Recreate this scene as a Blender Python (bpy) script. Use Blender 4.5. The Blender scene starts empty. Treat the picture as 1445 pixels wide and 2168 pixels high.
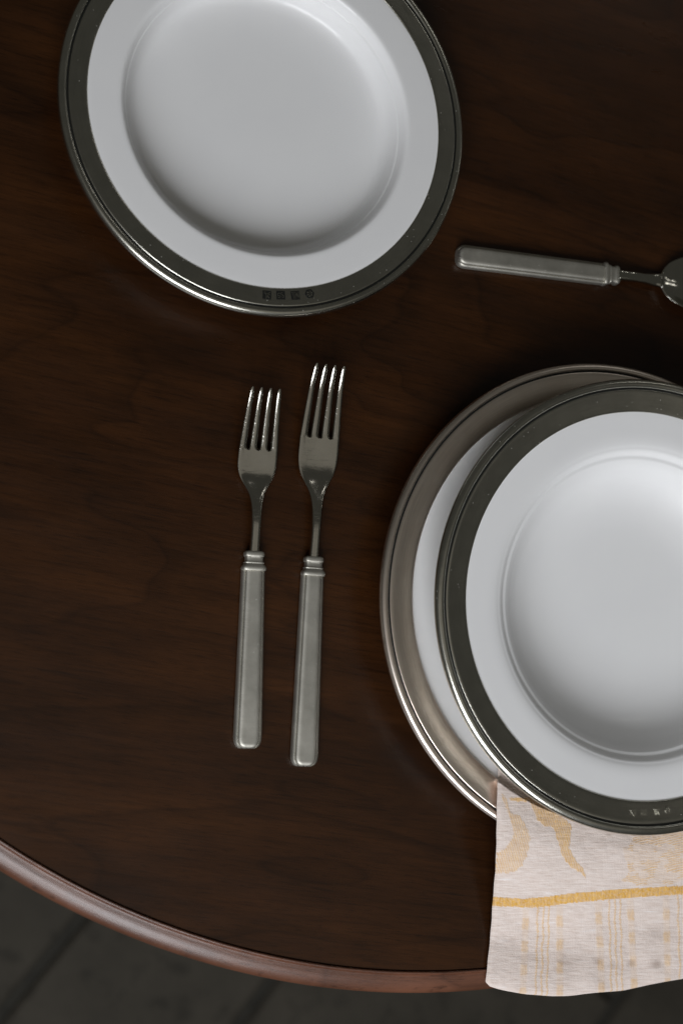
import bpy, bmesh, math, random
import numpy as np
from mathutils import Matrix, Vector

sc = bpy.context.scene
C = sc.collection
R = math.radians
Z0 = 0.75                       # height of the table top above the floor

# ------------------------------------------------------------------ camera
FPX, PW, PH, CAM_H = 3149.7, 1445.0, 2168.0, 0.75
TA, TB = 0.1222, 0.3347
def cam_rot(a, b):
    ca, sa, cb, sb = math.cos(a), math.sin(a), math.cos(b), math.sin(b)
    return np.array([[cb, 0, -sb], [0, 1, 0], [sb, 0, cb]]) @ np.array([[1, 0, 0], [0, ca, -sa], [0, sa, ca]])
RW = cam_rot(TA, TB)
cam = bpy.data.cameras.new('camera')
cam.sensor_fit = 'VERTICAL'
cam.sensor_height = 36.0
cam.lens = 36.0 * FPX / PH
cam.clip_start = 0.02
cam.clip_end = 60
cam.dof.use_dof = True
cam.dof.focus_distance = 0.80
cam.dof.aperture_fstop = 5.0
co = bpy.data.objects.new('camera', cam)
C.objects.link(co)
co.matrix_world = Matrix.Translation((0, 0, Z0 + CAM_H)) @ Matrix(RW.tolist()).to_4x4()
sc.camera = co

def at(px, py, z):
    """photo pixel -> point on the plane z (z measured from the table top)"""
    d = RW @ np.array([(px - PW / 2) / FPX, (PH / 2 - py) / FPX, -1.0])
    return np.array([0, 0, CAM_H]) + d * (z - CAM_H) / d[2]

# ------------------------------------------------------------------ light
w = bpy.data.worlds.new('World')
sc.world = w
w.use_nodes = True
bg = w.node_tree.nodes['Background']
bg.inputs[0].default_value = (1.0, 0.985, 0.86, 1)
bg.inputs[1].default_value = 0.045

def window_light(name, loc, target, sx, sy, power, col):
    l = bpy.data.lights.new(name, 'AREA')
    l.shape = 'RECTANGLE'
    l.size, l.size_y, l.energy, l.color = sx, sy, power, col
    o = bpy.data.objects.new(name, l)
    C.objects.link(o)
    o.location = loc
    d = Vector(target) - Vector(loc)
    o.rotation_euler = d.to_track_quat('-Z', 'Y').to_euler()
    return o
tgt = (0.3, 0.1, Z0)
WIN = Vector((-0.42, -0.90, 0.0)).normalized()
SIDE = Vector((0.90, -0.42, 0)).normalized()
for s in (-1, 1):
    p = Vector(tgt) + WIN * 1.36 + SIDE * (0.32 * s) + Vector((0, 0, 1.02))
    window_light('window_light', p, tgt, 0.55, 1.02, 15.5, (0.935, 0.958, 1.0))
# daylight thrown on the ceiling near the window, and two small far lamps that glint in the glaze
p = Vector(tgt) + WIN * 0.86 + Vector((0, 0, 1.75))
window_light('ceiling_bounce', p, p - Vector((0, 0, 1)), 2.6, 1.75, 2.3, (1.0, 0.94, 0.83))
def lamp_at(az, dist, dz, sx, sy, rad):
    p = Vector(tgt) + Vector((math.cos(az), math.sin(az), 0)) * dist + Vector((0, 0, dz))
    window_light('far_lamp', p, tgt, sx, sy, rad * math.pi * sx * sy, (1.0, 0.97, 0.92))
lamp_at(R(55), 2.0, 1.70, .13, .10, 6)
lamp_at(R(49), 2.0, 1.55, .11, .11, 7)
lamp_at(R(22), 2.2, 0.95, .07, .24, 3.5)
lamp_at(R(15), 2.2, 1.15, .07, .07, 4)
lamp_at(R(11), 2.2, 1.00, .06, .06, 4)

sc.view_settings.view_transform = 'Standard'
sc.view_settings.look = 'None'
sc.view_settings.exposure = 0
sc.view_settings.gamma = 1
sc.cycles.use_denoising = True
sc.cycles.sample_clamp_indirect = 6
sc.cycles.max_bounces = 8
sc.cycles.caustics_reflective = True
sc.cycles.blur_glossy = 0.2

# ------------------------------------------------------------------ node helpers
def mat(name):
    m = bpy.data.materials.new(name)
    m.use_nodes = True
    nt = m.node_tree
    b = nt.nodes['Principled BSDF']
    return m, nt, b
def N(nt, typ, **kw):
    n = nt.nodes.new(typ)
    for k, v in kw.items():
        if k.startswith('i_'):
            n.inputs[k[2:].replace('_', ' ')].default_value = v
        else:
            setattr(n, k, v)
    return n
def L(nt, a, b):
    nt.links.new(a, b)
def ramp(nt, src, stops):
    r = nt.nodes.new('ShaderNodeValToRGB')
    while len(r.color_ramp.elements) < len(stops):
        r.color_ramp.elements.new(0.5)
    for e, (p, c) in zip(r.color_ramp.elements, stops):
        e.position = p
        e.color = c if len(c) == 4 else (*c, 1)
    L(nt, src, r.inputs[0])
    return r.outputs[0]
def noise(nt, vec, scale, detail=4, rough=0.55, dist=0.0):
    n = N(nt, 'ShaderNodeTexNoise')
    n.inputs['Scale'].default_value = scale
    n.inputs['Detail'].default_value = detail
    n.inputs['Roughness'].default_value = rough
    n.inputs['Distortion'].default_value = dist
    L(nt, vec, n.inputs['Vector'])
    return n.outputs['Fac']
def mapping(nt, vec, scale=(1, 1, 1), rot=(0, 0, 0), loc=(0, 0, 0)):
    m = N(nt, 'ShaderNodeMapping')
    m.inputs['Scale'].default_value = scale
    m.inputs['Rotation'].default_value = rot
    m.inputs['Location'].default_value = loc
    L(nt, vec, m.inputs['Vector'])
    return m.outputs[0]
def math_(nt, op, a, b=None, c=None):
    n = N(nt, 'ShaderNodeMath', operation=op)
    for i, v in enumerate((a, b, c)):
        if v is None:
            continue
        if isinstance(v, (int, float)):
            n.inputs[i].default_value = v
        else:
            L(nt, v, n.inputs[i])
    return n.outputs[0]
def mix(nt, fac, a, b, blend='MIX'):
    n = N(nt, 'ShaderNodeMix', data_type='RGBA', blend_type=blend)
    for key, v in ((0, fac), (6, a), (7, b)):
        if isinstance(v, (int, float)):
            n.inputs[key].default_value = v
        elif isinstance(v, tuple):
            n.inputs[key].default_value = v if len(v) == 4 else (*v, 1)
        else:
            L(nt, v, n.inputs[key])
    return n.outputs[2]
def bump(nt, b, h, strength, dist):
    n = N(nt, 'ShaderNodeBump')
    n.inputs['Strength'].default_value = strength
    n.inputs['Distance'].default_value = dist
    L(nt, h, n.inputs['Height'])
    L(nt, n.outputs[0], b.inputs['Normal'])

# ------------------------------------------------------------------ materials
def wood_material(name, dark, mid, light, rough, rotz, coat=0.0, around=False, coat_rough=0.3):
    m, nt, b = mat(name)
    tc = N(nt, 'ShaderNodeTexCoord')
    v0 = tc.outputs['Object']
    if around:                                   # grain that follows the rim
        sep = N(nt, 'ShaderNodeSeparateXYZ'); L(nt, v0, sep.inputs[0])
        ang = math_(nt, 'MULTIPLY', math_(nt, 'ARCTAN2', sep.outputs[1], sep.outputs[0]), 0.46)
        rad = math_(nt, 'POWER', math_(nt, 'ADD', math_(nt, 'MULTIPLY', sep.outputs[0], sep.outputs[0]),
                                       math_(nt, 'MULTIPLY', sep.outputs[1], sep.outputs[1])), 0.5)
        cmb = N(nt, 'ShaderNodeCombineXYZ')
        L(nt, ang, cmb.inputs[0]); L(nt, math_(nt, 'ADD', rad, sep.outputs[2]), cmb.inputs[1])
        v0 = cmb.outputs[0]
    vr = mapping(nt, v0, rot=(0, 0, rotz))
    fig = noise(nt, mapping(nt, vr, scale=(2.4, 8.5, 1)), 1.0, 3, 0.45, 0.25)
    saw = math_(nt, 'FRACT', math_(nt, 'MULTIPLY', fig, 11.0))
    line = ramp(nt, saw, [(0.0, (0.30,)*3), (0.035, (0.55,)*3), (0.30, (1,)*3), (0.94, (0.92,)*3), (1.0, (0.38,)*3)])
    broad = noise(nt, mapping(nt, vr, scale=(5, 22, 1)), 1.0, 5, 0.6)
    blot = noise(nt, mapping(nt, vr, scale=(9, 20, 1)), 1.2, 4, 0.65)
    pore = noise(nt, mapping(nt, vr, scale=(90, 1500, 1)), 1.0, 3, 0.7)
    streak = noise(nt, mapping(nt, vr, scale=(26, 420, 1)), 1.0, 4, 0.65)
    col = ramp(nt, broad, [(0.28, dark), (0.5, mid), (0.72, light)])
    col = mix(nt, 0.5, col, line, 'MULTIPLY')
    col = mix(nt, 0.55, col, ramp(nt, blot, [(0.30, (0.50,)*3), (0.50, (0.95,)*3), (0.7, (1.2,)*3)]), 'MULTIPLY')
    col = mix(nt, 0.65, col, ramp(nt, streak, [(0.30, (0.5,)*3), (0.5, (1,)*3), (0.7, (1.2,)*3)]), 'MULTIPLY')
    col = mix(nt, 0.7, col, ramp(nt, pore, [(0.30, (0.3,)*3), (0.46, (1,)*3)]), 'MULTIPLY')
    dash = noise(nt, mapping(nt, vr, scale=(26, 520, 1), loc=(3.1, 7.7, 0)), 1.0, 2, 0.5)
    gate = noise(nt, mapping(nt, vr, scale=(7, 30, 1), loc=(1.3, 2.7, 0)), 1.0, 3, 0.6)
    dsh = math_(nt, 'MULTIPLY', ramp(nt, dash, [(0.24, (1,)*3), (0.36, (0,)*3)]), ramp(nt, gate, [(0.42, (0,)*3), (0.60, (1,)*3)]))
    col = mix(nt, math_(nt, 'MULTIPLY', dsh, 0.75), col, (0.004, 0.0022, 0.0014))
    # dust: a few pale specks
    vo = N(nt, 'ShaderNodeTexVoronoi'); vo.inputs['Scale'].default_value = 40
    L(nt, tc.outputs['Object'], vo.inputs['Vector'])
    sp = math_(nt, 'LESS_THAN', vo.outputs['Distance'], 0.010)
    wn = N(nt, 'ShaderNodeTexWhiteNoise'); L(nt, vo.outputs['Position'], wn.inputs['Vector'])
    sp = math_(nt, 'MULTIPLY', sp, math_(nt, 'GREATER_THAN', wn.outputs['Value'], 0.72))
    col = mix(nt, math_(nt, 'MULTIPLY', sp, 0.3), col, (0.18, 0.15, 0.13))
    L(nt, col, b.inputs['Base Color'])
    rr = noise(nt, mapping(nt, vr, scale=(14, 60, 1)), 1.0, 3)
    L(nt, math_(nt, 'ADD', rough - 0.08, math_(nt, 'MULTIPLY', rr, 0.16)), b.inputs['Roughness'])
    b.inputs['Coat Weight'].default_value = coat
    b.inputs['Specular IOR Level'].default_value = 0.38
    b.inputs['Coat Roughness'].default_value = coat_rough
    bump(nt, b, math_(nt, 'ADD', math_(nt, 'MULTIPLY', streak, 0.6), pore), 0.3 if around else 0.12, 0.0006 if around else 0.0004)
    return m
M_top = wood_material('walnut_veneer', (0.016, 0.0055, 0.0015), (0.0295, 0.0100, 0.0025), (0.046, 0.0157, 0.0037), 0.30, R(9))
M_edge = wood_material('mahogany_edge', (0.085, 0.034, 0.019), (0.118, 0.047, 0.0255), (0.155, 0.062, 0.034), 0.36, 0.0, 0.5, around=True)

def porcelain():
    m, nt, b = mat('white_porcelain')
    tc = N(nt, 'ShaderNodeTexCoord')
    n = noise(nt, tc.outputs['Object'], 45, 3)
    L(nt, mix(nt, n, (0.73, 0.728, 0.73), (0.765, 0.762, 0.755)), b.inputs['Base Color'])
    b.inputs['Roughness'].default_value = 0.34
    b.inputs['IOR'].default_value = 1.5
    b.inputs['Specular IOR Level'].default_value = 0.3
    b.inputs['Coat Weight'].default_value = 0.22
    b.inputs['Coat Roughness'].default_value = 0.09
    n2 = noise(nt, tc.outputs['Object'], 60, 2)
    bump(nt, b, n2, 0.05, 0.0006)
    return m
M_porc = porcelain()

def pewter(name, lo, hi, rough, specks=0.0, brushed=False, smear=0.1, scratch=0.0):
    m, nt, b = mat(name)
    tc = N(nt, 'ShaderNodeTexCoord')
    o = tc.outputs['Object']
    n1 = noise(nt, o, 70, 5, 0.6)
    n2 = noise(nt, o, 900, 2, 0.6)
    col = mix(nt, ramp(nt, n1, [(0.3, (0, 0, 0)), (0.7, (1, 1, 1))]), lo, hi)
    b.inputs['Metallic'].default_value = 1.0
    h = n2
    if brushed:                                   # turned on a lathe: rings round the axis
        sep = N(nt, 'ShaderNodeSeparateXYZ'); L(nt, o, sep.inputs[0])
        rad = math_(nt, 'POWER', math_(nt, 'ADD', math_(nt, 'MULTIPLY', sep.outputs[0], sep.outputs[0]),
                                       math_(nt, 'MULTIPLY', sep.outputs[1], sep.outputs[1])), 0.5)
        ang = math_(nt, 'ARCTAN2', sep.outputs[1], sep.outputs[0])
        cmb = N(nt, 'ShaderNodeCombineXYZ')
        L(nt, math_(nt, 'MULTIPLY', rad, 1500.0), cmb.inputs[0]); L(nt, math_(nt, 'MULTIPLY', ang, 5.0), cmb.inputs[1])
        ring = noise(nt, cmb.outputs[0], 1.0, 3, 0.6)
        h = math_(nt, 'ADD', math_(nt, 'MULTIPLY', ring, 0.7), math_(nt, 'MULTIPLY', n2, 0.4))
        col = mix(nt, 0.25, col, ramp(nt, ring, [(0.3, (0.6,)*3), (0.7, (1.2,)*3)]), 'MULTIPLY')
    if specks > 0:
        vo = N(nt, 'ShaderNodeTexVoronoi'); vo.inputs['Scale'].default_value = 760
        L(nt, o, vo.inputs['Vector'])
        wn = N(nt, 'ShaderNodeTexWhiteNoise'); L(nt, vo.outputs['Position'], wn.inputs['Vector'])
        big = noise(nt, o, 14, 2)
        th = math_(nt, 'MULTIPLY', math_(nt, 'GREATER_THAN', math_(nt, 'ADD', wn.outputs['Value'], math_(nt, 'MULTIPLY', big, 0.5)), 1.25 - specks), 0.16)
        sp = math_(nt, 'LESS_THAN', vo.outputs['Distance'], th)
        col = mix(nt, math_(nt, 'MULTIPLY', sp, 0.55), col, (0.75, 0.73, 0.68))
        L(nt, math_(nt, 'SUBTRACT', 1.0, math_(nt, 'MULTIPLY', sp, 0.6)), b.inputs['Metallic'])
    L(nt, col, b.inputs['Base Color'])
    sm = noise(nt, o, 130, 4, 0.7, 0.6)
    L(nt, math_(nt, 'ADD', rough - smear * .5, math_(nt, 'MULTIPLY', sm, smear)), b.inputs['Roughness'])
    if scratch > 0:                               # fine hairline scratches in two directions
        hs = None
        for rz, sc_ in ((0.7, (90, 2600, 90)), (-1.1, (70, 2200, 70)), (0.1, (60, 1900, 60))):
            q = noise(nt, mapping(nt, o, scale=sc_, rot=(0, 0, rz)), 1.0, 1, 0.5)
            q = ramp(nt, q, [(0.70, (0,)*3), (0.76, (1,)*3)])
            hs = q if hs is None else math_(nt, 'ADD', hs, q)
        h = math_(nt, 'ADD', h, math_(nt, 'MULTIPLY', hs, -scratch))
    bump(nt, b, h, 0.028 if brushed else 0.10, 0.00025)
    return m
M_pew = pewter('dark_pewter', (0.52, 0.51, 0.455), (0.61, 0.595, 0.53), 0.23, 0.04, True)
M_pew2 = pewter('reflection_tinted_pewter', (0.88, 0.765, 0.675), (0.94, 0.845, 0.76), 0.30, 0.0, True, smear=0.04)  # same metal, with warm reflections put into its base colour
M_hand = pewter('brushed_pewter', (0.44, 0.425, 0.375), (0.58, 0.56, 0.50), 0.54, 0.03, smear=0.12, scratch=0.8)
M_steel = pewter('polished_steel', (0.50, 0.48, 0.43), (0.58, 0.56, 0.505), 0.15, smear=0.14, scratch=1.2)
M_bowl = pewter('mirror_steel', (0.52, 0.51, 0.45), (0.60, 0.58, 0.52), 0.09)
M_stamp, _nt, _b = mat('stamp_black_groove_shade')  # black of the struck marks, also the painted shade in the rim grooves
_b.inputs['Base Color'].default_value = (0.012, 0.0125, 0.011, 1); _b.inputs['Metallic'].default_value = 0.4; _b.inputs['Roughness'].default_value = 0.5
_tc = N(_nt, 'ShaderNodeTexCoord')
bump(_nt, _b, noise(_nt, _tc.outputs['Object'], 2500, 2), 0.3, 0.0003)

def stone(name, a, c, rough):
    m, nt, b = mat(name)
    tc = N(nt, 'ShaderNodeTexCoord')
    info = N(nt, 'ShaderNodeObjectInfo')
    add = N(nt, 'ShaderNodeVectorMath', operation='ADD')
    L(nt, tc.outputs['Object'], add.inputs[0]); L(nt, info.outputs['Location'], add.inputs[1])
    n1 = noise(nt, add.outputs[0], 7, 6, 0.65)
    n2 = noise(nt, add.outputs[0], 38, 4, 0.6)
    col = mix(nt, ramp(nt, n1, [(0.32, (0, 0, 0)), (0.68, (1, 1, 1))]), a, c)
    col = mix(nt, 0.5, col, ramp(nt, n2, [(0.32, (0.35,)*3), (0.46, (1,)*3)]), 'MULTIPLY')
    L(nt, col, b.inputs['Base Color'])
    b.inputs['Roughness'].default_value = rough
    b.inputs['Specular IOR Level'].default_value = 0.25
    bump(nt, b, math_(nt, 'ADD', n1, n2), 0.3, 0.003)
    return m
M_tile = stone('dark_slate', (0.031, 0.027, 0.0200), (0.052, 0.0450, 0.0340), 0.8)
M_grout = stone('dark_grout', (0.023, 0.021, 0.0165), (0.027, 0.025, 0.0195), 0.85)

# ------------------------------------------------------------------ mesh helpers
def mesh_obj(name, verts, faces, m, parent=None, smooth=True, angle=None):
    me = bpy.data.meshes.new(name)
    me.from_pydata([tuple(v) for v in verts], [], [tuple(f) for f in faces])
    bm = bmesh.new(); bm.from_mesh(me)
    bmesh.ops.recalc_face_normals(bm, faces=bm.faces)
    if angle is not None:
        for e in bm.edges:
            if len(e.link_faces) == 2 and e.calc_face_angle(0) > angle:
                e.smooth = False
    bm.to_mesh(me); bm.free()
    if smooth:
        me.polygons.foreach_set('use_smooth', [True] * len(me.polygons))
    me.materials.append(m)
    o = bpy.data.objects.new(name, me)
    C.objects.link(o)
    o.parent = parent
    return o
def thing(name, label, cat, loc, rotz=0.0, group=None):
    o = bpy.data.objects.new(name, None)
    C.objects.link(o)
    o.empty_display_size = 0.02
    o.location = loc
    o.rotation_euler = (0, 0, rotz)
    o['label'] = label; o['category'] = cat
    if group: o['group'] = group
    return o
def chaikin(p, it=2):
    p = np.array(p, float)
    for _ in range(it):
        q = [p[0]]
        for a, b in zip(p[:-1], p[1:]):
            q += [0.75 * a + 0.25 * b, 0.25 * a + 0.75 * b]
        q.append(p[-1]); p = np.array(q)
    return p
def lathe(profile, n=224, closed=False):
    P = np.array(profile, float)
    V, F = [], []
    ax = [abs(r) < 1e-7 for r, _ in P]
    idx = []
    for (r, z), a in zip(P, ax):
        if a:
            idx.append([len(V)] * n); V.append((0, 0, z))
        else:
            idx.append(list(range(len(V), len(V) + n)))
            for k in range(n):
                t = 2 * math.pi * k / n
                V.append((r * math.cos(t), r * math.sin(t), z))
    m = len(P)
    for i in range(m if closed else m - 1):
        j = (i + 1) % m
        for k in range(n):
            q = (k + 1) % n
            f = [idx[i][k], idx[i][q], idx[j][q], idx[j][k]]
            g = []
            for v in f:
                if v not in g: g.append(v)
            if len(g) > 2: F.append(g)
    return V, F

# ------------------------------------------------------------------ floor
fl = mesh_obj('floor', [(-4, -4, -0.006), (4.5, -4, -0.006), (4.5, 4.5, -0.006), (-4, 4.5, -0.006)], [(0, 1, 2, 3)], M_grout, None, False)
fl['kind'] = 'structure'
def tile_mesh(wd, ln, h=0.012, c=0.004):
    V = []
    for z, i in ((-h, 0), (-c, 0), (0, c)):
        V += [(sx * (wd / 2 - i), sy * (ln / 2 - i), z) for sx, sy in ((-1, -1), (1, -1), (1, 1), (-1, 1))]
    F = [(8, 9, 10, 11)] + [(a + k, a + (k + 1) % 4, a + 4 + (k + 1) % 4, a + 4 + k) for a in (0, 4) for k in range(4)]
    return V, F
rng = random.Random(5)
DV = np.array([0.65, 0.76]); DV /= np.linalg.norm(DV)
NV = np.array([DV[1], -DV[0]])
edges = [0.333 - 0.195 * k for k in range(7, 0, -1)] + [0.333, 0.528, 0.86, 1.055, 1.25]
tile_cache = {}
GAP = 0.011
for ci, (n0, n1) in enumerate(zip(edges[:-1], edges[1:])):
    wd = round(n1 - n0 - GAP, 4)
    if wd not in tile_cache:
        tile_cache[wd] = bpy.data.meshes.new('floor_tile')
        v, f = tile_mesh(wd, 0.42 - GAP)
        tile_cache[wd].from_pydata(v, [], f); tile_cache[wd].materials.append(M_tile)
    for k in range(-4, 4):
        s = (k + (0.36 if ci % 2 else 0.70)) * 0.42 + 0.21
        c = NV * (n0 + n1) / 2 + DV * s
        o = bpy.data.objects.new('floor_tile', tile_cache[wd])
        C.objects.link(o)
        o.parent = fl
        o.location = (c[0], c[1], rng.uniform(-0.001, 0.001))
        o.rotation_euler = (rng.uniform(-.003, .003), rng.uniform(-.003, .003), math.atan2(-NV[0], NV[1]) + math.pi / 2)

# ------------------------------------------------------------------ table
TX, TY, TR = 0.3322, 0.2919, 0.4374
table = thing('round_table', 'round dark walnut table with a rounded reddish wooden rim', 'table', (TX, TY, 0))
V, F = lathe([(0, 0), (0.2, 0), (TR - 0.0004, 0), (TR - 0.0001, -0.0012), (TR - 0.0001, -0.012), (0, -0.012)], 256)
o = mesh_obj('tabletop', V, F, M_top, table, True, R(25)); o.location.z = Z0
prof = [(-.0001, -.0130), (-.0001, -.0012), (.0002, .0004), (.0008, .0010), (.0016, .0008), (.0022, -.0002), (.0025, -.0011), (.0033, -.0013), (.0060, -.0018), (.0078, -.0026),
        (.0098, -.0038), (.0116, -.0053), (.0126, -.0070), (.0130, -.0100), (.0130, -.0160), (.0122, -.0195), (.0106, -.0222), (.0074, -.0240), (-.012, -.0245), (-.012, -.0130)]
pc = [(TR + a, z) for a, z in chaikin(prof, 2)]
V, F = lathe(pc, 320)
o = mesh_obj('edge_moulding', V, F, M_edge, table, True, R(50)); o.location.z = Z0
V, F = lathe(chaikin([(0, 0), (.235, 0), (.24, .012), (.23, .03), (.12, .05), (.055, .09), (.042, .2), (.038, .45), (.05, .62), (.10, .70), (.16, Z0 - .0125), (0, Z0 - .0125)], 2), 64)
mesh_obj('pedestal', V, F, M_edge, table)

# ------------------------------------------------------------------ plates
def hallmark(parent, px, py, zl, kind, rot, dark, s=0.0043):
    """struck mark: a sunk square (or round) punch with a raised device; local to the plate"""
    V, F = [], []
    def poly(pts, z0, z1):
        b = len(V); n = len(pts)
        V.extend([(x, y, z0) for x, y in pts]); V.extend([(x, y, z1) for x, y in pts])
        F.append([b + n + i for i in range(n)])
        F.extend([(b + i, b + (i + 1) % n, b + n + (i + 1) % n, b + n + i) for i in range(n)])
    def bar(x0, y0, x1, y1, wd, z0, z1):
        d = np.array([x1 - x0, y1 - y0]); L_ = np.linalg.norm(d); d /= L_; q = np.array([-d[1], d[0]]) * wd / 2
        a = np.array([x0, y0]); c = np.array([x1, y1])
        poly([tuple(a - q), tuple(c - q), tuple(c + q), tuple(a + q)], z0, z1)
    h = s / 2
    fr = bpy.data.objects.new('hallmark', None)
    # backing
    if kind == 'rose':
        base = [(h * 1.05 * (1 + .06 * math.cos(6 * t)) * math.cos(t), h * 1.05 * (1 + .06 * math.cos(6 * t)) * math.sin(t)) for t in np.linspace(0, 2 * math.pi, 36, endpoint=False)]
    else:
        base = [(-h, -h * .96), (h * .96, -h), (h, h), (-h * 1.02, h * .98)]
    poly(base, -.0010, .00012)
    o = mesh_obj('hallmark', V, F, M_stamp if dark else M_pew, parent, False)
    V.clear(); F.clear()
    a, b_ = .00006, .00034
    k = s * 0.09
    if kind == 'bird':
        bar(-.28*s, .36*s, .26*s, -.36*s, k*1.3, a, b_); bar(-.02*s, .02*s, .34*s, .34*s, k, a, b_); bar(-.02*s, .0, -.1*s, -.38*s, k*1.2, a, b_)
        bar(.0, .05*s, .36*s, .06*s, k*.8, a, b_); bar(-.3*s, .12*s, -.12*s, .3*s, k*.8, a, b_)
    elif kind == 'weave':
        for x in (-.34, -.17, .0):
            bar(x*s, .38*s, (x+.14)*s, -.38*s, k*.6, a, b_)
        bar(.12*s, -.38*s, .16*s, .38*s, k*.7, a, b_); bar(.16*s, .38*s, .36*s, -.36*s, k*.7, a, b_); bar(.36*s, -.38*s, .38*s, .38*s, k*.7, a, b_)
    elif kind == 'rose':
        for t in range(6):
            x, y = .26*s*math.cos(t*1.047+.3), .26*s*math.sin(t*1.047+.3)
            poly([(x + .11*s*math.cos(q), y + .11*s*math.sin(q)) for q in np.linspace(0, 6.283, 10, endpoint=False)], a, b_)
        bar(0, 0, .02*s, .38*s, k*.7, a, b_); bar(0, 0, -.2*s, -.3*s, k*.7, a, b_)
        poly([(.09*s*math.cos(q), .09*s*math.sin(q)) for q in np.linspace(0, 6.283, 10, endpoint=False)], a, b_)
    else:                                            # 95, struck upside down as one sees it from the table edge
        def arc(cx, cy, r, t0, t1, n=10):
            ts = np.linspace(R(t0), R(t1), n)
            for p, q in zip(ts[:-1], ts[1:]):
                bar(cx + r*math.cos(p), cy + r*math.sin(p), cx + r*math.cos(q), cy + r*math.sin(q), k*.7, a, b_)
        # the 9
        arc(-.20*s, .12*s, .13*s, 0, 360, 14); arc(-.22*s, .05*s, .15*s, -100, 25, 6); bar(-.07*s, .12*s, -.07*s, .04*s, k*.7, a, b_)
        arc(-.20*s, -.06*s, .24*s, -90, 0, 6)
        # the 5
        bar(.10*s, .27*s, .34*s, .27*s, k*.7, a, b_); bar(.10*s, .27*s, .10*s, .06*s, k*.7, a, b_)
        arc(.20*s, -.08*s, .16*s, -130, 120, 12)
    d = mesh_obj('device', V, F, M_pew, o, False)
    bpy.data.objects.remove(fr)
    o.location = (px, py, zl)
    o.rotation_euler = (0, 0, rot)
    return o

def plate(name, label, loc, dish, rim, pew, group, groove_shade, tilt=None):
    t = thing(name, label, 'plate', loc, 0, group)
    if tilt:
        t.rotation_euler = tilt
    V, F = lathe(chaikin(dish, 2), 224)
    mesh_obj('porcelain_dish', V, F, M_porc, t)
    V, F = lathe(chaikin(rim + [rim[0]], 2), 288)
    r = mesh_obj('pewter_rim', V, F, pew, t)
    g0, g1, gz = groove_shade                              # black ring: the shade inside the turned recess, painted in
    V, F = lathe([(g0 * K, gz - .0004), (g0 * K, gz + .0001), ((g0 + g1) / 2 * K, gz), (g1 * K, gz + .0001), (g1 * K, gz - .0004)], 224)
    mesh_obj('groove_shade', V, F, M_stamp, r)
    return t, r
GP = 'white plates with pewter rims'
AX, AY = 0.2123, 0.3068
K = 0.964
def scaled(p):
    return [(r * K, z) for r, z in p]
dishA = scaled([(0, .0052), (.05, .0052), (.064, .0053), (.0695, .0057), (.0730, .0069), (.0752, .0100), (.0768, .0142), (.0775, .0160), (.0778, .0167), (.0781, .0171), (.0786, .0174), (.0790, .0185), (.0803, .0219),
         (.0811, .0230), (.0819, .0236), (.0832, .0239), (.086, .0240), (.092, .0242), (.0996, .0244), (.1008, .0241), (.1008, .0222), (.090, .0195), (.084, .0120), (.075, .0050), (.066, .0032), (.0642, 0), (.0600, 0), (.0585, .003), (0, .0032)])
rimA = scaled([(.0998, .0241), (.1000, .0246), (.1006, .0249), (.1040, .0249), (.1085, .0249), (.1099, .0249), (.1102, .0238), (.1107, .0238), (.1109, .0247), (.1115, .0253), (.1128, .0255), (.1142, .0252),
        (.1152, .0241), (.1157, .0226), (.1148, .0210), (.1125, .0205), (.1010, .0202), (.1002, .0220)])
plA, rimoA = plate('dinner_plate', 'white plate with dark pewter rim standing alone at the top of the table', (AX, AY, Z0), dishA, rimA, M_pew, GP, (.1100, .1109, .0245))
def polar_marks(parent_rim, cx, cy, zplane, pts, zl, dark, s):
    for (px, py), kind in zip(pts, ('bird', 'ninetyfive', 'weave', 'rose')):
        q = at(px, py, zplane)
        x, y = q[0] - cx, q[1] - cy
        a = math.atan2(y, x)
        hallmark(parent_rim, x, y, zl, kind, a + math.pi / 2 + (math.pi if kind == 'ninetyfive' else 0), dark, s)
polar_marks(rimoA, AX, AY, .0249, [(565, 624.5), (594, 625), (625, 625.5), (655, 622)], .02492, True, .0047)

BX, BY = 0.4092, 0.0497
dishB = scaled([(0, .0060), (.07, .0060), (.080, .0064), (.088, .0080), (.094, .0112), (.098, .0148), (.102, .0172), (.108, .0186), (.1205, .0206), (.1218, .0206), (.1218, .0190), (.106, .0150), (.097, .0090), (.088, .0040), (.077, .003), (.075, 0), (.070, 0), (.068, .003), (0, .0030)])
rimB = scaled([(.1206, .0208), (.1208, .0222), (.1214, .0227), (.1240, .0231), (.1290, .0236), (.1347, .0242), (.1351, .0233), (.1356, .0233), (.1358, .0242), (.1365, .0247), (.1377, .0248), (.1390, .0244), (.1398, .0234), (.1402, .0220), (.1399, .0210), (.1388, .0200),
        (.1360, .0196), (.1220, .0176), (.1212, .0190)])
plB, rimoB = plate('dinner_plate', 'largest plate with a pewter rim tinted by painted reflections, lowest of the two stacked plates', (BX, BY, Z0), dishB, rimB, M_pew2, GP, (.1349, .1358, .0239))

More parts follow.
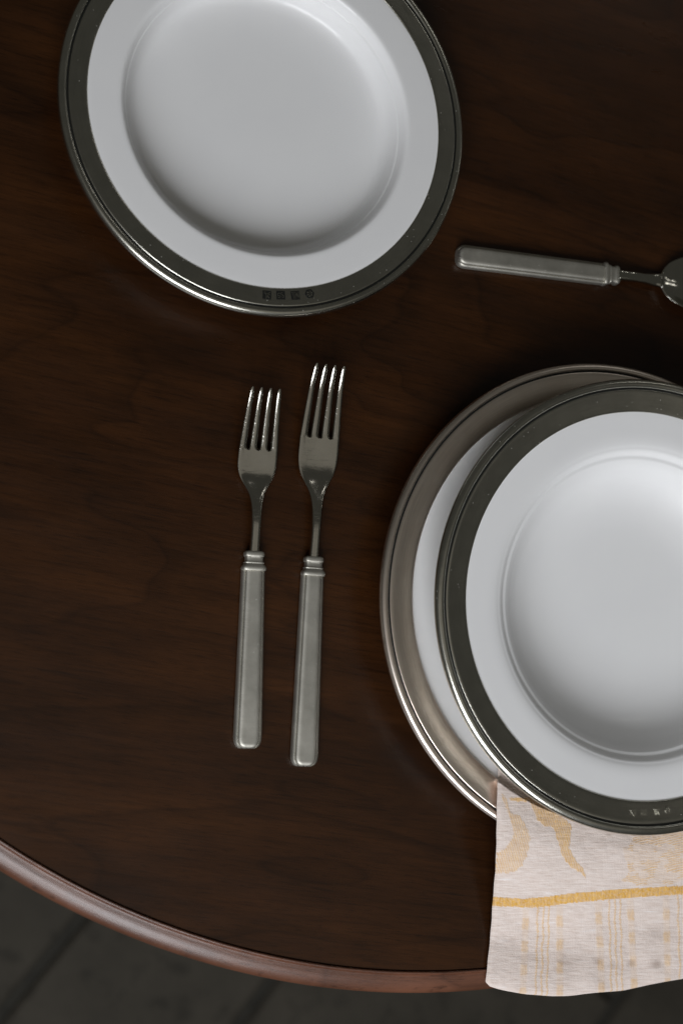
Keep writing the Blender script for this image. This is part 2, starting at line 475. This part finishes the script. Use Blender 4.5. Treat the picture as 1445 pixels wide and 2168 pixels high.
CX, CY, CT = 0.4216, 0.0496, 0.0445
dishC = scaled([(0, .0050), (.040, .0052), (.052, .0060), (.062, .0080), (.0705, .0122), (.0765, .0182), (.0802, .0232), (.0824, .0255), (.0832, .0261), (.0846, .0264), (.0854, .0270), (.0870, .0291), (.0882, .0299), (.0890, .0301), (.0910, .0309), (.0950, .0316),
         (.1010, .0321), (.1088, .0328), (.1101, .0327), (.1101, .0312), (.094, .0285), (.088, .0225), (.080, .0130), (.070, .0052), (.064, .003), (.062, 0), (.058, 0), (.056, .0025), (0, .0027)])
rimC = scaled([(r, z + .0042) for r, z in [(.1091, .0285), (.1093, .0291), (.1099, .0294), (.1130, .0298), (.1180, .0305), (.1216, .0311), (.1219, .0303), (.1224, .0303), (.1227, .0312), (.1233, .0320), (.1244, .0324), (.1258, .0323), (.1270, .0316), (.1279, .0303), (.1279, .0289), (.1270, .0279),
        (.1240, .0272), (.1105, .0260), (.1096, .0270)]])
zc = CT - .0352
plC, rimoC = plate('soup_plate', 'deep white plate with dark pewter rim on top of the stack, resting on the napkin', (CX, CY, Z0 + zc), dishC, rimC, M_pew, GP, (.1217, .1226, .0350), (math.atan(.0261), -math.atan(.0243), 0))
Minv = (Matrix.Translation((CX, CY, zc)) @ plC.rotation_euler.to_matrix().to_4x4()).inverted()
for (px, py), kind in zip([(1338, 1722), (1361, 1721.5), (1388, 1719), (1412.5, 1714)], ('bird', 'ninetyfive', 'weave', 'rose')):
    q = Minv @ Vector(at(px, py, .0405))
    a = math.atan2(q.y, q.x)
    hallmark(rimoC, q.x, q.y, .03445, kind, a + math.pi / 2 + (math.pi if kind == 'ninetyfive' else 0), False, .0040)

# ------------------------------------------------------------------ cutlery
def smooth_interp(x, xs, ys, sig):
    xx = np.linspace(xs[0], xs[-1], 600)
    yy = np.interp(xx, xs, ys)
    k = max(1, int(sig / (xx[1] - xx[0])))
    ker = np.exp(-0.5 * (np.arange(-3 * k, 3 * k + 1) / k) ** 2); ker /= ker.sum()
    pad = np.concatenate([2 * yy[0] - yy[3 * k:0:-1], yy, 2 * yy[-1] - yy[-2:-3 * k - 2:-1]])
    return np.interp(x, xx, np.convolve(pad, ker, 'valid'))

def two_sided(rows):
    """rows: list of (x[], y, ztop[], zbot[]) with the same number of columns, closed at both sides where ztop == zbot"""
    return rows

def fork_head_mesh(n, bl, tl, hw, zf, ztip):
    """n neck, bl solid blade, tl tines; hw half width; y runs from the ferrule to the tips"""
    Lt = n + bl + tl
    yr = n + bl
    ys = np.concatenate([np.linspace(0, n, 40), np.linspace(n, yr - .001, 46)[1:], np.linspace(yr - .001, yr + .003, 18)[1:],
                         np.linspace(yr + .003, Lt - .003, 40)[1:], Lt - .003 * (1 - np.sin(np.linspace(0, math.pi / 2, 12)))[1:]])
    W = smooth_interp(ys, [0, .35*n, .70*n, .90*n, n+.02*bl, n+.18*bl, n+.34*bl, n+.58*bl, yr, Lt],
                      [.0027, .0025, .0028, .0036, .0049, hw*.66, hw*.87, hw*.985, hw*.99, hw*.775], .0026)
    zm = smooth_interp(ys, [0, .45*n, .80*n, n, n+.22*bl, n+.55*bl, yr, yr+.35*tl, yr+.7*tl, Lt], [zf-.0004, zf+.0015, zf+.0014, .0045, .0020, .0024, .0048, .0086, .0126, ztip], .0030)
    th = smooth_interp(ys, [0, .6*n, n, n+.4*bl, yr, Lt], [.0040, .0036, .0028, .0021, .0023, .0015], .003)
    dish = smooth_interp(ys, [0, .9*n, n+.3*bl, n+.7*bl, yr+.3*tl, Lt], [0, 0, .0011, .0012, .0003, 0], .003)
    nc = 13
    e = np.sin(np.linspace(-math.pi / 2, math.pi / 2, nc))
    V, T, B = [], [], []
    for i, y in enumerate(ys):
        f = W[i]
        sl = (y - yr) / tl
        if y <= yr:
            g = 0.00001; sw = 0.0
        else:
            root = min(1.0, (y - yr) / .0011)
            g = .0017 * math.sqrt(max(0, 1 - (1 - root) ** 2)) * (1 + .55 * max(0, sl)); sw = min(1.0, (y - yr) / .0022)
        tw = (2 * f - 3 * g) / 4
        if y > Lt - .003:                                       # rounded tips
            q = (y - (Lt - .003)) / .003
            tipf = math.sqrt(max(0.0, 1 - q * q)) * .96 + .04
        else:
            tipf = 1.0
        top, bot = [], []
        for k in range(4):
            xc = -f + tw / 2 + k * (tw + g)
            for j in range(nc):
                x = xc + e[j] * tw / 2 * tipf
                E = min(1.0, abs(x) / f)
                rw = (1 - E ** 4) ** .5 if y > n * .9 else (1 - E ** 2.6) ** (1 / 2.6)
                rt = (max(0, 1 - abs(e[j]) ** 2.2)) ** (1 / 2.2)
                if (k == 0 and j < nc // 2) or (k == 3 and j > nc // 2):
                    so = min(1.0, max(0.0, (y - yr + .012) / .020)); so = so * so * (3 - 2 * so)
                    rr = rw * (1 - so) + rt * so
                else:
                    rr = rw * (1 - sw) + rt * sw
                if (k == 0 and j == 0) or (k == 3 and j == nc - 1): rr = 0.0
                zc_ = zm[i] + dish[i] * E * E
                hh = th[i] / 2 * rr * (tipf ** .7)
                top.append((x, y, zc_ + hh)); bot.append((x, y, zc_ - hh))
        T.append(top); B.append(bot)
    F = []
    nr, ncol = len(ys), 4 * nc
    for r in T: V += r
    off = len(V)
    for r in B: V += r
    for i in range(nr - 1):
        slot = ys[i] >= yr
        for j in range(ncol - 1):
            if (j + 1) % nc == 0 and slot:
                continue
            a = i * ncol + j
            F.append((a, a + 1, a + ncol + 1, a + ncol))
            a += off
            F.append((a, a + ncol, a + ncol + 1, a + 1))
    bm = bmesh.new()
    vs = [bm.verts.new(v) for v in V]
    for f in F:
        bm.faces.new([vs[k] for k in f])
    bmesh.ops.remove_doubles(bm, verts=bm.verts, dist=.00003)
    bmesh.ops.holes_fill(bm, edges=[e_ for e_ in bm.edges if e_.is_boundary], sides=60)
    bm.verts.ensure_lookup_table(); bm.verts.index_update()
    V = [v.co[:] for v in bm.verts]; F = [[v.index for v in f.verts] for f in bm.faces]
    bm.free()
    return V, F

def spoon_head_mesh(n, a, bw, zf):
    ys = np.concatenate([np.linspace(0, n, 34), n + 2 * a * (0.5 - 0.5 * np.cos(np.linspace(0, math.pi, 60)))[1:]])
    Wb = []
    for y in ys:
        u = (y - n) / (2 * a)
        wb = bw * (max(0, 1 - (2 * u - 1) ** 2)) ** .5 * (1.05 - .1 * u) if u > 0 else 0
        wn = np.interp(y, [0, .6*n, n, n + .2*a, n + .6*a], [.0031, .0028, .0042, .006, 0])
        Wb.append((wb ** 3 + max(wn, 0) ** 3) ** (1/3))
    Wb = np.maximum(np.array(Wb), .0002)
    rimz = smooth_interp(ys, [0, .4*n, n*.9, n + .25*a, n + a, n + 2*a], [zf, zf + .0006, zf - .0006, .0072, .0078, .0086], .003)
    th = smooth_interp(ys, [0, .7*n, n + .2*a, n + 2*a], [.0046, .0040, .0024, .0018], .003)
    dep = np.array([.0078 * max(0, 1 - (2 * (y - n) / (2 * a) - 1) ** 2) ** .75 if y > n else 0 for y in ys])
    nc = 41
    e = np.sin(np.linspace(-math.pi / 2, math.pi / 2, nc))
    V, F = [], []
    for s in (1, -1):
        for i, y in enumerate(ys):
            for j in range(nc):
                E = abs(e[j])
                z = rimz[i] - dep[i] * (1 - E ** 2.2)
                h = th[i] / 2 * max(0, 1 - E ** 5) ** .5
                V.append((e[j] * Wb[i], y, z + s * h))
    off = len(ys) * nc
    for i in range(len(ys) - 1):
        for j in range(nc - 1):
            k = i * nc + j
            F.append((k, k + 1, k + nc + 1, k + nc)); k += off
            F.append((k, k + nc, k + nc + 1, k + 1))
    bm = bmesh.new()
    vs = [bm.verts.new(v) for v in V]
    for f in F: bm.faces.new([vs[k] for k in f])
    bmesh.ops.remove_doubles(bm, verts=bm.verts, dist=.00002)
    bmesh.ops.holes_fill(bm, edges=[q for q in bm.edges if q.is_boundary], sides=120)
    bm.verts.index_update()
    V = [v.co[:] for v in bm.verts]; F = [[v.index for v in f.verts] for f in bm.faces]
    bm.free()
    return V, F

def loft(sections):
    m = len(sections[0]); V = []; F = []
    for s in sections: V += s
    for i in range(len(sections) - 1):
        for j in range(m):
            k = (j + 1) % m
            F.append((i*m + j, i*m + k, (i+1)*m + k, (i+1)*m + j))
    F.append(list(range(m)))
    F.append([(len(sections)-1)*m + j for j in range(m)][::-1])
    return V, F
def handle_section(y, hw, h, ins):
    """flat bar with a raised, softly crowned panel on top; ins scales the border near the butt end"""
    c = .0016
    half = [(0, 0), (hw - c, 0), (hw - c * .3, c * .35), (hw, c), (hw, h * .5), (hw - .0001, h - .0024), (hw - .0003, h - .0019), (hw - .0010, h - .0014),
            (hw - .00112, h - .0018), (hw - .00145, h - .0018), (hw - .0016, h - .0009), (hw - .0020, h - .00045), (hw - .0026, h - .00016), (hw - .0034, h - .00003), (hw - .0040, h), (hw * .3, h)]
    half = [(max(x, 0.0004 * i / 17), z) for i, (x, z) in enumerate(half)]
    pts = [(x, y, z) for x, z in half] + [(0, y, h)] + [(-x, y, z) for x, z in half[:0:-1]]
    return pts
def handle_mesh(Lh, w0, w1, h, rc):
    ys = np.concatenate([rc * (1 - np.cos(np.linspace(.12, math.pi / 2, 16))), np.linspace(rc, Lh, 50)[1:]])
    secs = []
    for y in ys:
        wb = w0 + (w1 - w0) * (y / Lh)
        q = min(1.0, y / rc)
        f = (1 - (1 - q) ** 2.2) ** (1 / 2.2)
        g = min(1.0, y / .0026); hh = h * (0.62 + 0.38 * (1 - (1 - g) ** 2.2) ** (1/2.2))
        secs.append(handle_section(y, max(wb * (.42 + .58 * f), .002), hh, 1))
    return loft(secs)
def rrect(y, hw, z0, z1, n=8, p=4.5):
    pts = []
    cz, hz = (z0 + z1) / 2, (z1 - z0) / 2
    for k in range(40):
        t = 2 * math.pi * k / 40
        c, s = math.cos(t), math.sin(t)
        pts.append((hw * math.copysign(abs(c) ** (2 / p), c), y, cz + hz * math.copysign(abs(s) ** (2 / p), s)))
    return pts
def ferrule_mesh(y0, Lf, w):
    prof = [(0.0, 1.03), (.05, 1.09), (.14, 1.10), (.21, 1.06), (.30, .93), (.36, .87), (.38, .90), (.42, .905), (.44, .83), (.49, .80), (.62, .79), (.72, .82), (.74, .88), (.79, .905), (.90, .905), (.96, .87), (1.0, .78)]
    secs = []
    for q, f in prof:
        hz = .0036 * f
        secs.append(rrect(y0 + q * Lf, w * f, .0041 - hz, .0041 + hz * .95))
    return loft(secs)

def cutlery(name, label, cat, end, tip, group, Lh, w0, w1, head, Lf=.0101, rot_extra=0.0):
    d = tip - end
    ang = math.atan2(d[1], d[0]) - math.pi / 2
    t = thing(name, label, cat, (end[0], end[1], Z0), ang, group)
    V, F = handle_mesh(Lh, w0, w1, .0068, .0066 if cat == 'fork' else .0052)
    mesh_obj('handle', V, F, M_hand, t, True, R(40))
    V, F = ferrule_mesh(Lh - .0004, Lf, w1 * .97)
    mesh_obj('ferrule', V, F, M_hand, t, True, R(40))
    V, F = head
    V = [(x, y + Lh + Lf - .0012, z) for x, y, z in V]
    mesh_obj('fork_head' if cat == 'fork' else 'bowl', V, F, M_steel if cat == 'fork' else M_bowl, t)
    return t
GF = 'pair of forks with pewter handles'
e2, t2 = at(644, 1623, .004), at(700, 772, .019)
k2 = np.linalg.norm((t2 - e2)[:2]) / .2200
cutlery('fork', 'longer steel fork with pewter handle, nearer the stacked plates', 'fork', e2, t2, GF, .1043*k2, .0073, .0059, fork_head_mesh(.0380*k2, .0290*k2, .0382*k2 + .0013, .0113, .0050, .0190))
e1, t1 = at(524, 1585, .004), at(563.5, 824, .017)
k1 = np.linalg.norm((t1 - e1)[:2]) / .1965
cutlery('fork', 'shorter steel fork with pewter handle, farther from the stacked plates', 'fork', e1, t1, GF, .0975*k1, .0073, .0060, fork_head_mesh(.0345*k1, .0224*k1, .0323*k1 + .0013, .0108, .0050, .0172))
es, ts = at(968, 540.5, .004), at(1310, 582, .006)
cutlery('spoon', 'steel spoon with pewter handle lying beside the plate at the top', 'spoon', es, ts, None, .0920, .0066, .0063, spoon_head_mesh(.0285, .029, .0172, .0050))

# ------------------------------------------------------------------ napkin
dB = chaikin(dishB[:10], 2); rB = chaikin(rimB[:14], 2)
tr = np.concatenate([dB[:-2, 0], rB[:, 0]]); tz = np.concatenate([dB[:-2, 1], rB[:, 1]])
def rest(x, y):
    """height of what lies under the napkin: plate, then a slack fall to the table, then past the table edge"""
    r = np.hypot(x - BX, y - BY)
    zp = np.interp(r, tr, tz)
    q = np.clip((r - .128) / .075, 0, 1)
    fall = .0254 * (1 - q * q * (3 - 2 * q)) ** 1.25 + .0004
    z = np.where(r < .118, zp, np.maximum(zp * (r < .1345), fall)) + .0005
    rt = np.hypot(x - TX, y - TY)
    over = np.clip(rt - TR - .003, 0, 1)
    return z - 12 * over ** 2
_h = np.interp(np.linspace(0, 1, 401), [0, .015, .04, .07, .14, .22, .30, .48, .60, .69, 1.0], [2080, 2089, 2094, 2098, 2107, 2110, 2109, 2098, 2084, 2073, 2040])
_k = np.hanning(25); _k /= _k.sum()
_h = np.concatenate([_h[:12], np.convolve(_h, _k, 'valid'), _h[-12:]])
def HEM(u):
    return np.interp(u, np.linspace(0, 1, 401), _h)
def nap_px(u, v):
    """outline in the photo: u 0..1 across, v 0..1 from under the upper plate to the hem"""
    lx = np.interp(v, [0, .18, .36, .55, .75, 1.0], [1056, 1055, 1053, 1050, 1042, 1030])
    by = HEM(u)
    return lx + u * 600, 1560 + v * (by - 1560)
nu, nv = 330, 300
us = np.linspace(0, 1, nu) ; us = us + .0
vs_ = np.linspace(0, 1, nv)
U, Vv = np.meshgrid(us, vs_)
PX, PY = nap_px(U, Vv)
PY = PY + .7 * np.sin(U * 29) * Vv ** 8
PX = PX + (.5 * np.sin(Vv * 17) + .3 * np.sin(Vv * 61)) * (1 - U) ** 12
rs = np.random.RandomState(3)
def vnoise(a, b, seed):
    g = np.random.RandomState(seed).rand(64, 64)
    i, j = np.floor(a).astype(int), np.floor(b).astype(int)
    fa, fb = a - i, b - j
    fa, fb = fa*fa*(3-2*fa), fb*fb*(3-2*fb)
    i0, i1, j0, j1 = i % 64, (i + 1) % 64, j % 64, (j + 1) % 64
    return (g[i0, j0]*(1-fa)+g[i1, j0]*fa)*(1-fb)+(g[i0, j1]*(1-fa)+g[i1, j1]*fa)*fb - .5
TH = .0030
Zt = np.full_like(PX, .015)
for _ in range(14):
    P = np.stack([PX - PW/2, PH/2 - PY, np.full_like(PX, -FPX)], -1) / FPX @ RW.T
    t_ = (Zt - CAM_H) / P[..., 2]
    X, Y = P[..., 0] * t_, P[..., 1] * t_
    Zn = rest(X, Y) + TH + .0026 * (vnoise(PX/95, PY/60, 1)) * np.clip(Vv*3 - .5, 0, 1) + .0008 * vnoise(PX/40, PY/28, 2) * Vv + .0002 * vnoise(PX/9, PY/7, 4)
    Zt = .5 * Zt + .5 * Zn
# hidden rows that run on into the plate under the upper plate
HR = 24
hid = []
for k in range(HR, 0, -1):
    hx, hy = X[0], Y[0] + .0035 * k
    hid.append((hx, hy, np.minimum(rest(hx, hy) + TH, .0262)))
X = np.vstack([[h[0] for h in hid], X]); Y = np.vstack([[h[1] for h in hid], Y]); Zt = np.vstack([[h[2] for h in hid], Zt])
for k in range(HR):
    Zt[k] = np.minimum(Zt[k], .0095 + .0022 + (Zt[HR] - .0117) * np.clip((k / HR - .2) / .8, 0, 1) ** .6)
# rounded borders (a soft fold)
wid = .158
du = np.minimum(us, 1 - us) * wid
dv = np.concatenate([np.full(HR, 1.0), (1 - vs_) * .125])
D = np.minimum(du[None, :], dv[:, None])
rn = .0022
edge = np.where(D < rn, 1 - np.sqrt(np.clip(1 - (1 - D / rn) ** 2, 0, 1)), 0)
top = Zt - edge * TH * .5
bot = Zt - TH + edge * TH * .5
n_r, n_c = X.shape
verts = np.concatenate([np.stack([X, Y, top], -1).reshape(-1, 3), np.stack([X, Y, bot], -1).reshape(-1, 3)])
faces = []
off = n_r * n_c
for i in range(n_r - 1):
    for j in range(n_c - 1):
        a = i * n_c + j
        faces.append((a, a + n_c, a + n_c + 1, a + 1))
        a += off
        faces.append((a, a + 1, a + n_c + 1, a + n_c))
border = [(0, j) for j in range(n_c)] + [(i, n_c - 1) for i in range(1, n_r)] + [(n_r - 1, j) for j in range(n_c - 2, -1, -1)] + [(i, 0) for i in range(n_r - 2, 0, -1)]
bi = [i * n_c + j for i, j in border]
for a, b in zip(bi, bi[1:] + bi[:1]):
    faces.append((a, b, b + off, a + off))
org = np.array([X.mean(), Y.mean(), 0.0])

# woven figure: how much of the yellow weft shows at each point of the cloth
cx_, cy_ = (PX - 980) * 3.1075, (PY - 1600) * 3.1075
def inside(poly, x, y):
    p = np.array(poly, float); r = np.zeros_like(x, bool)
    for (x0, y0), (x1, y1) in zip(p, np.roll(p, -1, 0)):
        c = ((y0 > y) != (y1 > y)) & (x < (x1 - x0) * (y - y0) / (y1 - y0 + 1e-9) + x0)
        r ^= c
    return r
jx = cx_ + 14 * vnoise(cx_/26, cy_/22, 7); jy = cy_ + 14 * vnoise(cx_/24, cy_/24, 8)
hatch = .5 + .5 * np.sin((cx_ * 1.0 - cy_ * .28) * .42)
M = np.zeros_like(PX)
b0 = np.interp(cx_, [205, 400, 560, 700, 1000, 1445, 2100], [930, 941, 927, 906, 880, 855, 815])
b1 = np.interp(cx_, [205, 450, 560, 700, 1000, 1445, 2100], [990, 999, 990, 969, 941, 912, 872])
M = np.where((cy_ > b0 + 4*vnoise(cx_/9, cy_/50, 3)) & (cy_ < b1 + 4*vnoise(cx_/9, cy_/50, 5)), 1.0, M)
leaf1 = [(250, 245), (285, 290), (312, 372), (372, 398), (418, 470), (437, 550), (424, 640), (392, 715), (335, 768), (215, 778), (222, 640), (285, 608), (330, 520), (316, 440), (284, 350), (252, 262)]
leaf2 = [(402, 270), (455, 285), (560, 350), (660, 410), (707, 455), (702, 540), (690, 600), (716, 640), (738, 690), (782, 740), (812, 815), (765, 765), (700, 738), (648, 650), (625, 580), (602, 500), (575, 462), (540, 462), (490, 425), (450, 335)]
strip = [(300, 282), (410, 278), (415, 302), (312, 302)]
M = np.maximum(M, inside(leaf1, jx, jy) * (.14 + .58 * hatch))
M = np.maximum(M, inside(leaf2, jx, jy) * (.40 + .45 * hatch))
M = np.maximum(M, inside(strip, jx, jy) * .75)
# flowered ground at the right
reg = (cx_ > 1050 + 90 * vnoise(cy_/60, cy_*0, 11) + np.where(cy_ > 600, -10, 30)) & (cy_ < b0 - 18 - 50 * (vnoise(cx_/55, cx_*0, 12) + .3))
swirl = vnoise(cx_/70 + 2*vnoise(cx_/150, cy_/150, 15), cy_/60, 13) + .5 * vnoise(cx_/30, cy_/26, 14)
tex = np.clip((np.sin(cx_*.10*np.sign(swirl) + cy_*.42 + 5*swirl) + 1) * .5, 0, 1)
M = np.maximum(M, reg * np.where(swirl > .0, .85 * tex ** 1.5, .22 * tex + .04))
def column(x0, x1, ys0, wd, per, dash, strong):
    global M
    xc = x0 + (x1 - x0) * (cy_ - 1000) / 560
    m = np.clip((wd / 2 + 3 - np.abs(cx_ - xc + 9*vnoise(cx_/6, cy_/9, 21))) / 9, 0, 1) * (cy_ > b1 + 8)
    ph = np.mod(cy_ - ys0 + 10*vnoise(cx_/8, cy_/8, 22), per)
    wv = np.clip(np.minimum(ph, dash - ph) / 12, 0, 1)
    M = np.maximum(M, m * (.13 + (strong - .13) * wv * (.8 + .5*vnoise(cx_/40, cy_/60, 23))))
def cord(x0, x1):
    global M
    xc = x0 + (x1 - x0) * (cy_ - 1000) / 560 + 3.0 * np.sin(cy_ / 30)
    m = (np.abs(cx_ - xc) < 6.0) & (cy_ > b1)
    M = np.maximum(M, m * (.48 + .38 * np.sin((cy_ + cx_ * 1.2) * .35)))
for base, dx in ((0, 0), (475, 0), (935, 0), (1395, 0)):
    lean = 0 if base == 0 else 30
    for q in (0, 37, 73):
        cord(490 + base * .985 + q, 475 + base * .985 + q + lean)
for x0, x1, y0 in ((412, 392, 1062), (633, 634, 1048), (888, 910, 1030), (1098, 1126, 1006), (1333, 1346, 1000), (1560, 1575, 1000), (1790, 1800, 990)):
    column(x0, x1, y0, 46, 152, 84, .52)
M = np.clip(M * (.82 + .5 * vnoise(cx_/7, cy_/7, 31)), 0, 1)
stain = np.zeros_like(M)
for sx, sy, sr, sa in ((1270, 1375, 38, .55), (885, 1350, 30, .4), (985, 1375, 34, .25), (690, 1390, 60, .22), (1260, 1180, 60, .22), (1100, 1370, 26, .4), (640, 1350, 26, .25), (700, 1300, 90, .15)):
    stain += sa * np.exp(-(((cx_ - sx)/sr)**2 + ((cy_ - sy)/(sr*.8))**2) * (1 + .8*vnoise(cx_/14, cy_/14, 41)))
Mfull = np.concatenate([np.zeros((HR, n_c)), M]).reshape(-1); Sfull = np.concatenate([np.zeros((HR, n_c)), np.clip(stain, 0, 1)]).reshape(-1)
uvx = np.concatenate([np.tile(PX[0], (HR, 1)), PX]).reshape(-1) / 1000
uvy = np.concatenate([PY[0] - np.arange(HR, 0, -1)[:, None] * 13.0, PY]).reshape(-1) / 1000

m, nt, b = mat('woven_linen')
aw = N(nt, 'ShaderNodeAttribute', attribute_name='weft'); ast = N(nt, 'ShaderNodeAttribute', attribute_name='stain'); auv = N(nt, 'ShaderNodeAttribute', attribute_name='cloth')
uv = auv.outputs['Vector']
th1 = noise(nt, mapping(nt, uv, scale=(28, 330, 1), rot=(0, 0, R(4))), 1.0, 4, 0.7)
th2 = noise(nt, mapping(nt, uv, scale=(300, 36, 1)), 1.0, 3, 0.6)
slub = noise(nt, mapping(nt, uv, scale=(14, 110, 1), rot=(0, 0, R(4))), 1.0, 3, 0.6)
base = mix(nt, ramp(nt, th1, [(0.30, (0, 0, 0)), (0.62, (1, 1, 1))]), (0.585, 0.475, 0.415), (0.75, 0.66, 0.61))
base = mix(nt, ramp(nt, slub, [(0.62, (0, 0, 0)), (0.74, (.6,)*3)]), base, (0.82, 0.79, 0.78))
yel = mix(nt, ramp(nt, th2, [(0.32, (0, 0, 0)), (0.66, (1, 1, 1))]), (0.54, 0.27, 0.030), (0.79, 0.46, 0.09))
col = mix(nt, aw.outputs['Fac'], base, yel)
col = mix(nt, ast.outputs['Fac'], col, (0.22, 0.155, 0.12))
L(nt, col, b.inputs['Base Color'])
b.inputs['Roughness'].default_value = 0.9
b.inputs['Specular IOR Level'].default_value = 0.15
b.inputs['Sheen Weight'].default_value = 0.15
fine = noise(nt, mapping(nt, uv, scale=(420, 420, 1)), 1.0, 2)
hsum = math_(nt, 'ADD', math_(nt, 'ADD', th1, math_(nt, 'MULTIPLY', th2, .5)), math_(nt, 'ADD', math_(nt, 'MULTIPLY', fine, .7), math_(nt, 'MULTIPLY', aw.outputs['Fac'], .5)))
bump(nt, b, hsum, 0.5, 0.0007)
nap = mesh_obj('napkin', verts - org, faces, m)
nap.location = (org[0], org[1], Z0)
nap['label'] = 'folded pale linen napkin with woven yellow stripe hanging from under the upper plate'
nap['category'] = 'napkin'
me = nap.data
for nm, arr in (('weft', Mfull), ('stain', Sfull)):
    a = me.attributes.new(nm, 'FLOAT', 'POINT')
    a.data.foreach_set('value', np.concatenate([arr, arr * 0]).astype(np.float32))
a = me.attributes.new('cloth', 'FLOAT_VECTOR', 'POINT')
uv3 = np.stack([np.concatenate([uvx, uvx]), np.concatenate([uvy, uvy]), np.zeros(2 * len(uvx))], -1)
a.data.foreach_set('vector', uv3.astype(np.float32).reshape(-1))
